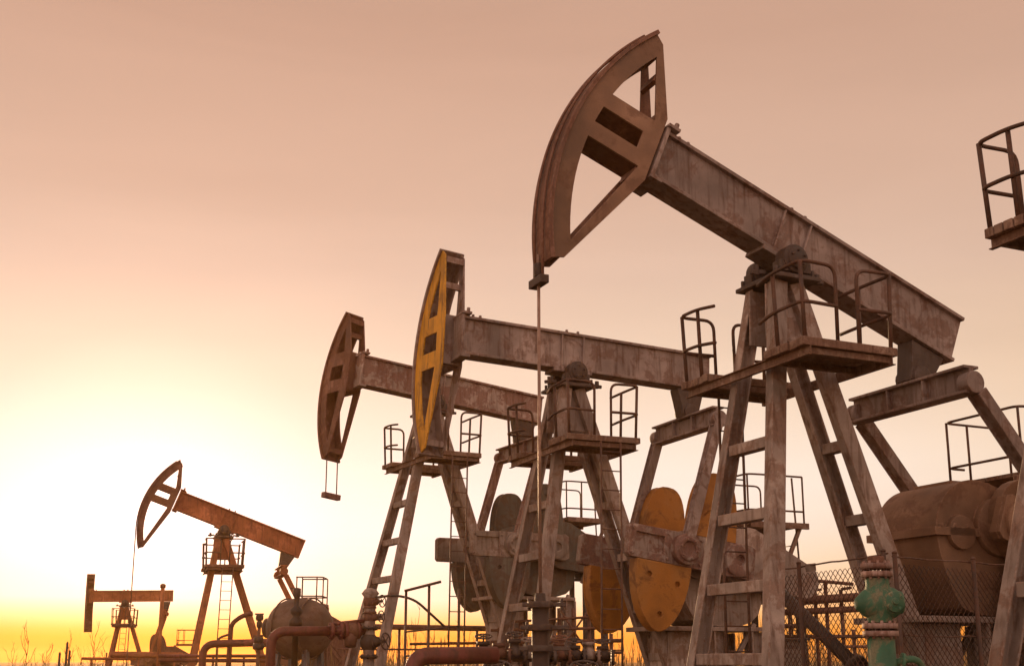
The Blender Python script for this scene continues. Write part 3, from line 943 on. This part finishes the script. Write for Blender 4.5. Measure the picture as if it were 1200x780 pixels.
rail_fence('pipe_run', 'long straight pipe run at waist height behind the brown-headed pump', 'pipe', [(404, 737), (468, 737), (559, 737)], 27, 0.03,
           [(396, 733, 572, 736, .06), (396, 760, 600, 761, .02), (480, 754, 560, 753, .03)], 'rust')
rail_fence('pipe_run', 'pair of thin level pipes near the ground left of the vessel', 'pipe', [(212, 770), (250, 769), (286, 768), (313, 768)], 37, 0.035,
           [(186, 768, 322, 768, .05), (186, 773, 322, 773.5, .06)], 'redpipe')
rail_fence('pipe_run', 'pair of level pipes on short posts beneath the farthest pumpjack', 'pipe', [(107, 772), (125, 764), (163, 765), (205, 766)], 52, 0.04,
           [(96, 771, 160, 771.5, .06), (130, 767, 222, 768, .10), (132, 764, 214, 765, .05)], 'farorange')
rail_fence('pipe_rack', 'rusty pipe rack with level pipes and uneven uprights behind the wire fence', 'rack', [(923, 676), (940, 712), (953, 660), (967, 683), (985, 690), (1000, 737), (1064, 690), (1086, 712)], 21, 0.035,
           [(897, 706, 1006, 699, .075), (897, 718, 1006, 713, .055), (923, 677, 1000, 684, .03), (1047, 700, 1092, 694, .07), (1047, 689, 1090, 686, .03), (905, 745, 1015, 745, .03), (967, 757, 1015, 757, .025), (938, 694, 934, 690, .03), (952, 692, 963, 690, .02), (985, 690, 998, 688, .025), (905, 733, 935, 733, .04), (1047, 715, 1084, 713, .03)], 'rust')
rail_fence('pipe_rack', 'low criss-crossed pipe rack seen through the legs of the yellow-headed pump', 'rack', [(585, 735), (610, 728), (655, 712), (672, 712), (690, 714), (716, 742)], 25, 0.04,
           [(575, 738, 730, 735, .03), (575, 752, 730, 750, .04), (585, 764, 730, 764, .03), (655, 712, 690, 766, .02), (690, 714, 655, 764, .02), (600, 728, 700, 722, .025)], 'rust')

# cabinet in the clutter, slanting pipe, plate
b = at(926, 774, 15.5)
w = thing('control_cabinet', 'pale grey box cabinet at the foot of the wire fence', 'cabinet', (b.x, b.y, 0), R(8))
zt = at(926, 750, 15.5).z
m = MB(); m.box((0, 0, zt/2), .36, .3, zt); m.build('body', 'paleply', w, 0.012)
m = MB(); m.box((0, -.156, zt/2+.05), .30, .012, zt*.8); m.build('door', 'paleply', w, 0.004)
m = MB(); m.box((0, 0, zt+.015), .42, .37, .03); m.build('lid', 'concrete', w, 0.006)
m = MB(); m.box((.11, -.172, zt/2+.1), .02, .02, .1); m.build('handle', 'dark', w)
m = MB()
a, b = at(903, 683, 16.2), at(1012, 789, 14.6)
m.tube([a, b], 0.085, 14)
flange(m, a + (b-a)*.05, b-a, 0.15, 0.06); flange(m, a + (b-a)*.93, b-a, 0.15, 0.06)
tag(m.build('slanting_pipe', 'dark'), 'dark pipe slanting down to the right behind the wire fence', 'pipe')
b = at(916, 766, 13.9)

# chain-link fence: two panels meeting near the green valve
def chain_fence(label, p, q, hp, hq, posts, seed):
    """p,q ground points (x,y); hp,hq top heights"""
    p, q = V((p.x, p.y, 0)), V((q.x, q.y, 0))
    w = thing('chain_link_fence', label, 'fence', p, 0, 'chain-link fence panels')
    d = q-p; L_ = d.length; e = d.normalized()
    rnd = random.Random(seed)
    top = lambda t: hp + (hq-hp)*t/L_
    def pt(t, z, off=0.0): return e*t + V((-e.y, e.x, 0))*off + V((0, 0, z))
    for f in posts:
        m = MB(); m.cyl(pt(f*L_, 0), pt(f*L_, top(f*L_)+.02), .024, 10)
        m.lathe(pt(f*L_, top(f*L_)+.02), (0, 0, 1), [(0, .028), (.02, .028), (.03, .001)], 10)
        m.build('post', 'rail', w)
    m = MB()
    for k in (0, 1):
        pts = [pt(L_*i/16, (top(L_*i/16) if k else 1.55) - .012*math.sin(math.pi*(i % 8)/8) + rnd.uniform(-.004, .004), 0.03) for i in range(17)]
        m.tube(pts, 0.009 if k else 0.006, 6)
    m.build('strand_wire', 'rail', w)
    m = MB()
    sp = 0.085
    H = max(hp, hq)
    for sg in (1, -1):
        t = -H
        while t < L_ + H:
            # a diagonal strand clipped to the panel
            seg = []
            for i in range(25):
                z = 0.05 + (H-0.05)*i/24
                x = t + sg*(z-0.05)
                if 0 <= x <= L_ and z <= top(x)-.01:
                    seg.append(pt(x, z, 0.03 + 0.006*sg + 0.01*math.sin(x*2.3+seed)))
            if len(seg) > 1:
                m.tube(seg, 0.0044, 3)
            t += sp
    m.build('wire_mesh', 'wire', w)
    return w
a, b = at(904, 774, 14.0), at(1046, 774, 11.9)
chain_fence('chain-link fence panel with orange glow behind it, left of the green valve', a, b, at(904, 668, 14.0).z, at(1046, 648, 11.9).z, (0.0, 0.30, 0.985), 3)
c = at(1215, 774, 13.3)
a2 = at(1057, 774, 11.85)
chain_fence('chain-link fence panel in front of the brown gear reducer, right of the green valve', a2, c, at(1057, 651, 11.85).z, at(1215, 662, 13.3).z, (0.0, 0.56, 1.0), 5)
p = at(950, 664.5, 13.2)
m = MB(); m.box((0, 0, 0), .12, .012, .085); m.bolts([(-.045, -.006, 0), (.045, -.006, 0)], (0, -1, 0), .008, .01)
o = m.build('blank_plate', 'paleply', None, 0.002); o.location = p; o.rotation_euler = (0, R(-3), R(-38))
tag(o, 'small blank metal plate wired to the top of the chain-link fence', 'plate')

# ------------------------------------------------------------------ dry vegetation
def twig_tree(m, base, h, rnd, r=0.02, lean=0.12, depth=0):
    d = V((rnd.uniform(-lean, lean), rnd.uniform(-lean, lean), 1)).normalized()
    pts = [base]
    for i in range(4):
        d = (d + V((rnd.uniform(-.12, .12), rnd.uniform(-.12, .12), .05))).normalized()
        pts.append(pts[-1] + d*h/4)
    m.tube(pts, [r, r*.8, r*.6, r*.45, r*.2], 4)
    if depth < 2:
        for i in (1, 1, 2, 2, 3, 3)[:6 - depth*2]:
            a = rnd.uniform(0, 6.28)
            b = pts[i] + (pts[i+1]-pts[i])*rnd.random()
            dd = (d*0.9 + V((math.cos(a), math.sin(a), 0))*0.55).normalized()
            l = h*rnd.uniform(.25, .42)
            sub = [b, b + dd*l*.5, b + (dd + V((0, 0, .35))).normalized()*l]
            m.tube(sub, [r*.5, r*.35, r*.15], 3)
            if depth < 1:
                for k in range(2):
                    a = rnd.uniform(0, 6.28)
                    q = sub[1] + (sub[2]-sub[1])*rnd.random()
                    m.tube([q, q + (dd + V((math.cos(a), math.sin(a), .4))*0.7).normalized()*l*.45], [r*.25, r*.1], 3)
SH = [(27, 742, 50, 'tall bare shrub near the left edge with a straight leader'), (50, 757, 55, 'short bushy bare shrub between the left-edge shrub and the stakes'),
      (83, 752, 58, 'bare shrub just right of the dark stakes'), (107, 735, 60, 'tallest bare shrub, under the slab head of the farthest pumpjack'),
      (119, 758, 62, 'low bare shrub at the foot of the farthest pumpjack'), (146, 761, 70, 'low bare shrub between the legs of the farthest pumpjack'),
      (205, 748, 66, 'bare shrub rising between the vent mast and the orange-tinted pumpjack'), (484, 727, 45, 'bare shrub behind the guard rail'),
      (510, 741, 48, 'low bare shrub under the carrier of the brown-headed pump'), (548, 744, 47, 'low bare shrub right of the brown-headed pump ladder')]
for k, (px, py, d, lab) in enumerate(SH):
    rnd = random.Random(100+k)
    b = at(px, 774, d); b.z = 0
    m = MB()
    h = at(px, py + (774-py)*.22, d).z
    twig_tree(m, V((0, 0, 0)), h, rnd, .03, .06)
    for j in range(4):
        twig_tree(m, V((rnd.uniform(-.3, .3), rnd.uniform(-.3, .3), 0)), h*rnd.uniform(.45, .8), rnd, .02, .22)
    o = m.build('bare_shrub', 'twig'); o.location = b
    tag(o, lab, 'shrub', 'bare shrubs')
for k, (px, py, lab) in enumerate(((69, 763, 'shortest dark stake, leftmost of three in the dry reeds'), (77, 751, 'tallest dark stake, middle of three in the dry reeds'), (80.5, 761, 'dark stake touching the right side of the tallest stake'))):
    b = at(px, 774, 40); t = at(px, py, 40).z
    m = MB(); m.cyl((0, 0, 0), (0.01, 0, t-.05), .045, 8, .04); m.cyl((0.01, 0, t-.05), (0.012, 0, t), .04, 8, .012)
    o = m.build('stake', 'dark'); o.location = (b.x, b.y, 0); tag(o, lab, 'stake', 'stakes in the reeds')

def reed_field(name, label, regions, mat, seed):
    rnd = random.Random(seed)
    bm = bmesh.new()
    for (x0, x1, d0, d1, n, h0, h1) in regions:
        for i in range(n):
            d = rnd.uniform(d0, d1)
            px = rnd.uniform(x0, x1)
            b = at(px, 774, d); b.z = 0
            h = rnd.uniform(h0, h1) * (0.6 + 0.6*(0.5+0.5*math.sin(px*.09+d*.31)*math.sin(px*.023)))
            w = rnd.uniform(.006, .014)*max(1, d/30)
            a = rnd.uniform(0, 3.14)
            e = V((math.cos(a), math.sin(a), 0))*w
            l = V((rnd.gauss(0, .14), rnd.gauss(0, .14), 0))*h
            p1 = b + l*.35 + V((0, 0, h*.6)); p2 = b + l + V((0, 0, h))
            v = [bm.verts.new(q) for q in (b-e, b+e, p1+e*.7, p1-e*.7, p2)]
            bm.faces.new(v[:4]); bm.faces.new((v[3], v[2], v[4]))
            if rnd.random() < .18:      # seed head
                s_ = V((0, 0, .16*h)); f = e*1.5
                v = [bm.verts.new(q) for q in (p2-s_, p2-s_*.5+f, p2+s_*.3, p2-s_*.5-f)]
                bm.faces.new(v)
    me = bpy.data.meshes.new(name); bm.to_mesh(me); bm.free()
    me.materials.append(M[mat]); o = bpy.data.objects.new(name, me); col.objects.link(o)
    return tag(o, label, 'reeds', None, 'stuff')
reed_field('dry_reeds', 'dry reeds and grass along the horizon, lit from behind by the low sun',
           [(-300, 320, 42, 80, 2600, .4, 1.2), (320, 760, 34, 70, 2600, .8, 2.3), (840, 1400, 30, 70, 3800, 1.0, 2.9)], 'reed', 11)
reed_field('dry_grass', 'short dry grass scattered over the trampled ground', [(-200, 1400, 9, 40, 5000, .06, .28)], 'reed', 12)
# ------------------------------------------------------------------ haze: warm dusty air over the field
HAZE = 0.0007
if HAZE:
    m = MB(); m.box((0, 720, 5.25), 1840, 1600, 13.5)
    hm = bpy.data.materials.new('dusty_air'); hm.use_nodes = True
    nt = hm.node_tree
    for n in list(nt.nodes): nt.nodes.remove(n)
    pv = nt.nodes.new('ShaderNodeVolumePrincipled'); ho = nt.nodes.new('ShaderNodeOutputMaterial')
    pv.inputs['Color'].default_value = (0.98, 0.52, 0.17, 1)
    pv.inputs['Density'].default_value = HAZE
    pv.inputs['Anisotropy'].default_value = 0.55
    nt.links.new(pv.outputs[0], ho.inputs['Volume'])
    o = m.build('haze', hm); o['kind'] = 'stuff'; o['label'] = 'warm dusty haze over the oil field'
# ------------------------------------------------------------------ camera, light, render
cam = bpy.data.cameras.new('camera')
co = bpy.data.objects.new('camera', cam)
col.objects.link(co)
co.location = (0, 0, CAMZ); co.rotation_euler = (R(90) + PITCH, 0, 0)
cam.sensor_width = 36; cam.lens = 36*F/1200
cam.shift_y = (PY0 - 390)/1200
cam.clip_end = 6000
scene.camera = co

SUN_AZ, SUN_EL = -17.0, 6.0
sd = V((math.sin(R(SUN_AZ))*math.cos(R(SUN_EL)), math.cos(R(SUN_AZ))*math.cos(R(SUN_EL)), math.sin(R(SUN_EL))))
sl = bpy.data.lights.new('sun', 'SUN')
sl.energy = 4.5; sl.angle = R(0.6); sl.color = (1.0, 0.64, 0.34)
so = bpy.data.objects.new('sun', sl)
col.objects.link(so)
so.rotation_euler = (-sd).to_track_quat('-Z', 'Y').to_euler()

def world():
    w = bpy.data.worlds.new('World')
    scene.world = w
    w.use_nodes = True
    nt = w.node_tree
    for n in list(nt.nodes):
        nt.nodes.remove(n)
    N, Lk = nt.nodes.new, nt.links.new
    out = N('ShaderNodeOutputWorld')
    tc = N('ShaderNodeTexCoord')
    nrm = N('ShaderNodeVectorMath'); nrm.operation = 'NORMALIZE'
    Lk(tc.outputs['Generated'], nrm.inputs[0])
    d = nrm.outputs[0]
    sep = N('ShaderNodeSeparateXYZ'); Lk(d, sep.inputs[0])
    def math_(op, a, b=None):
        m = N('ShaderNodeMath'); m.operation = op
        for i, x in enumerate((a, b)):
            if x is None: continue
            if isinstance(x, (int, float)): m.inputs[i].default_value = x
            else: Lk(x, m.inputs[i])
        return m.outputs[0]
    el = math_('ARCSINE', math_('MINIMUM', math_('MAXIMUM', sep.outputs[2], -0.9999), 0.9999))
    el = math_('DIVIDE', el, R(90))
    dt = N('ShaderNodeVectorMath'); dt.operation = 'DOT_PRODUCT'
    Lk(d, dt.inputs[0]); dt.inputs[1].default_value = sd
    ang = math_('DIVIDE', math_('ARCCOSINE', math_('MINIMUM', math_('MAXIMUM', dt.outputs['Value'], -0.9999), 0.9999)), R(180))
    base = ramp(nt, el, [(0.0, (0.90, 0.24, 0.015)), (1.5/90, (0.95, 0.31, 0.03)), (3/90, (0.95, 0.40, 0.07)), (5/90, (0.90, 0.48, 0.16)), (9/90, (0.84, 0.53, 0.28)),
                         (18/90, (0.68, 0.44, 0.32)), (29/90, (0.62, 0.375, 0.268)), (55/90, (0.50, 0.33, 0.25)), (1.0, (0.46, 0.32, 0.26))])
    gA = ramp(nt, ang, [(0.0, 1.0), (14/180, 0.97), (24/180, 0.91), (34/180, 0.76), (48/180, 0.38), (74/180, 0.0)])
    gN = ramp(nt, ang, [(0.0, 1.0), (12/180, 0.96), (20/180, 0.86), (28/180, 0.48), (38/180, 0.09), (52/180, 0.0)])
    gA = mix(nt, ramp(nt, el, [(2.0/90, 0.0), (8/90, 1.0)]), gN, gA)
    gE = ramp(nt, el, [(0.0, 0.80), (2/90, 0.97), (5/90, 1.0), (9/90, 0.90), (12/90, 0.68), (15/90, 0.46), (18/90, 0.26), (22/90, 0.11), (30/90, 0.0)])
    gl = mix(nt, 1.0, gA, gE, 'MULTIPLY')
    gc = ramp(nt, el, [(0.0, (0.95, 0.20, 0.005)), (0.7/90, (1.0, 0.25, 0.008)), (1.25/90, (1.0, 0.42, 0.05)), (1.9/90, (1.0, 0.72, 0.34)), (2.8/90, (1.0, 0.95, 0.78)), (6/90, (1.0, 0.97, 0.92)), (13/90, (1.0, 0.87, 0.73)), (1.0, (0.92, 0.70, 0.54))])
    core = ramp(nt, ang, [(0.0, 1.0), (4/180, 0.45), (9/180, 0.10), (16/180, 0.0)])
    gcore = N('ShaderNodeVectorMath'); gcore.operation = 'SCALE'; Lk(mix(nt, 1.0, core, gc, 'MULTIPLY'), gcore.inputs[0]); gcore.inputs[3].default_value = 0.7
    # faint drawn-out veils of high cloud
    vm = N('ShaderNodeMapping'); vm.inputs['Scale'].default_value = (1.2, 1.2, 7.0); vm.inputs['Rotation'].default_value = (0.05, 0.12, 0); Lk(d, vm.inputs[0])
    veil = ramp(nt, noise(nt, vm.outputs[0], 1.7, 6, 0.55, 0.6), [(0.3, 0.965), (0.7, 1.035)])
    base = mix(nt, 1.0, mix(nt, gl, base, gc), veil, 'MULTIPLY')
    sc = gcore
    # pinkish fill added to the sky behind the camera, brightening surfaces that face it
    bk = math_('MAXIMUM', math_('MULTIPLY', sep.outputs[1], -1.0), 0.0)
    rear_fill = N('ShaderNodeVectorMath'); rear_fill.operation = 'SCALE'
    rear_fill.inputs[0].default_value = (0.52, 0.41, 0.39); Lk(bk, rear_fill.inputs[3])
    bs = N('ShaderNodeVectorMath'); bs.operation = 'ADD'; Lk(base, bs.inputs[0]); Lk(rear_fill.outputs[0], bs.inputs[1])
    base = bs.outputs[0]
    sky = N('ShaderNodeTexSky'); sky.sky_type = 'NISHITA'; sky.sun_disc = False
    sky.sun_elevation = R(SUN_EL); sky.sun_rotation = R(SUN_AZ)
    sky.dust_density = 1.5; sky.ozone_density = 0.5
    warm = mix(nt, 1.0, sky.outputs[0], (0.20, 0.095, 0.08), 'MULTIPLY')
    b1 = N('ShaderNodeBackground'); b1.inputs[1].default_value = 0.05; Lk(warm, b1.inputs[0])
    add = N('ShaderNodeVectorMath'); add.operation = 'ADD'; Lk(base, add.inputs[0]); Lk(sc.outputs[0], add.inputs[1])
    b2 = N('ShaderNodeBackground'); b2.inputs[1].default_value = 0.97; Lk(add.outputs[0], b2.inputs[0])
    ad = N('ShaderNodeAddShader'); Lk(b1.outputs[0], ad.inputs[0]); Lk(b2.outputs[0], ad.inputs[1])
    Lk(ad.outputs[0], out.inputs[0])
world()
vs = scene.view_settings
vs.view_transform = 'Standard'; vs.look = 'None'; vs.exposure = 0; vs.gamma = 1
scene.render.engine = 'CYCLES'
scene.cycles.use_denoising = True
scene.cycles.max_bounces = 6
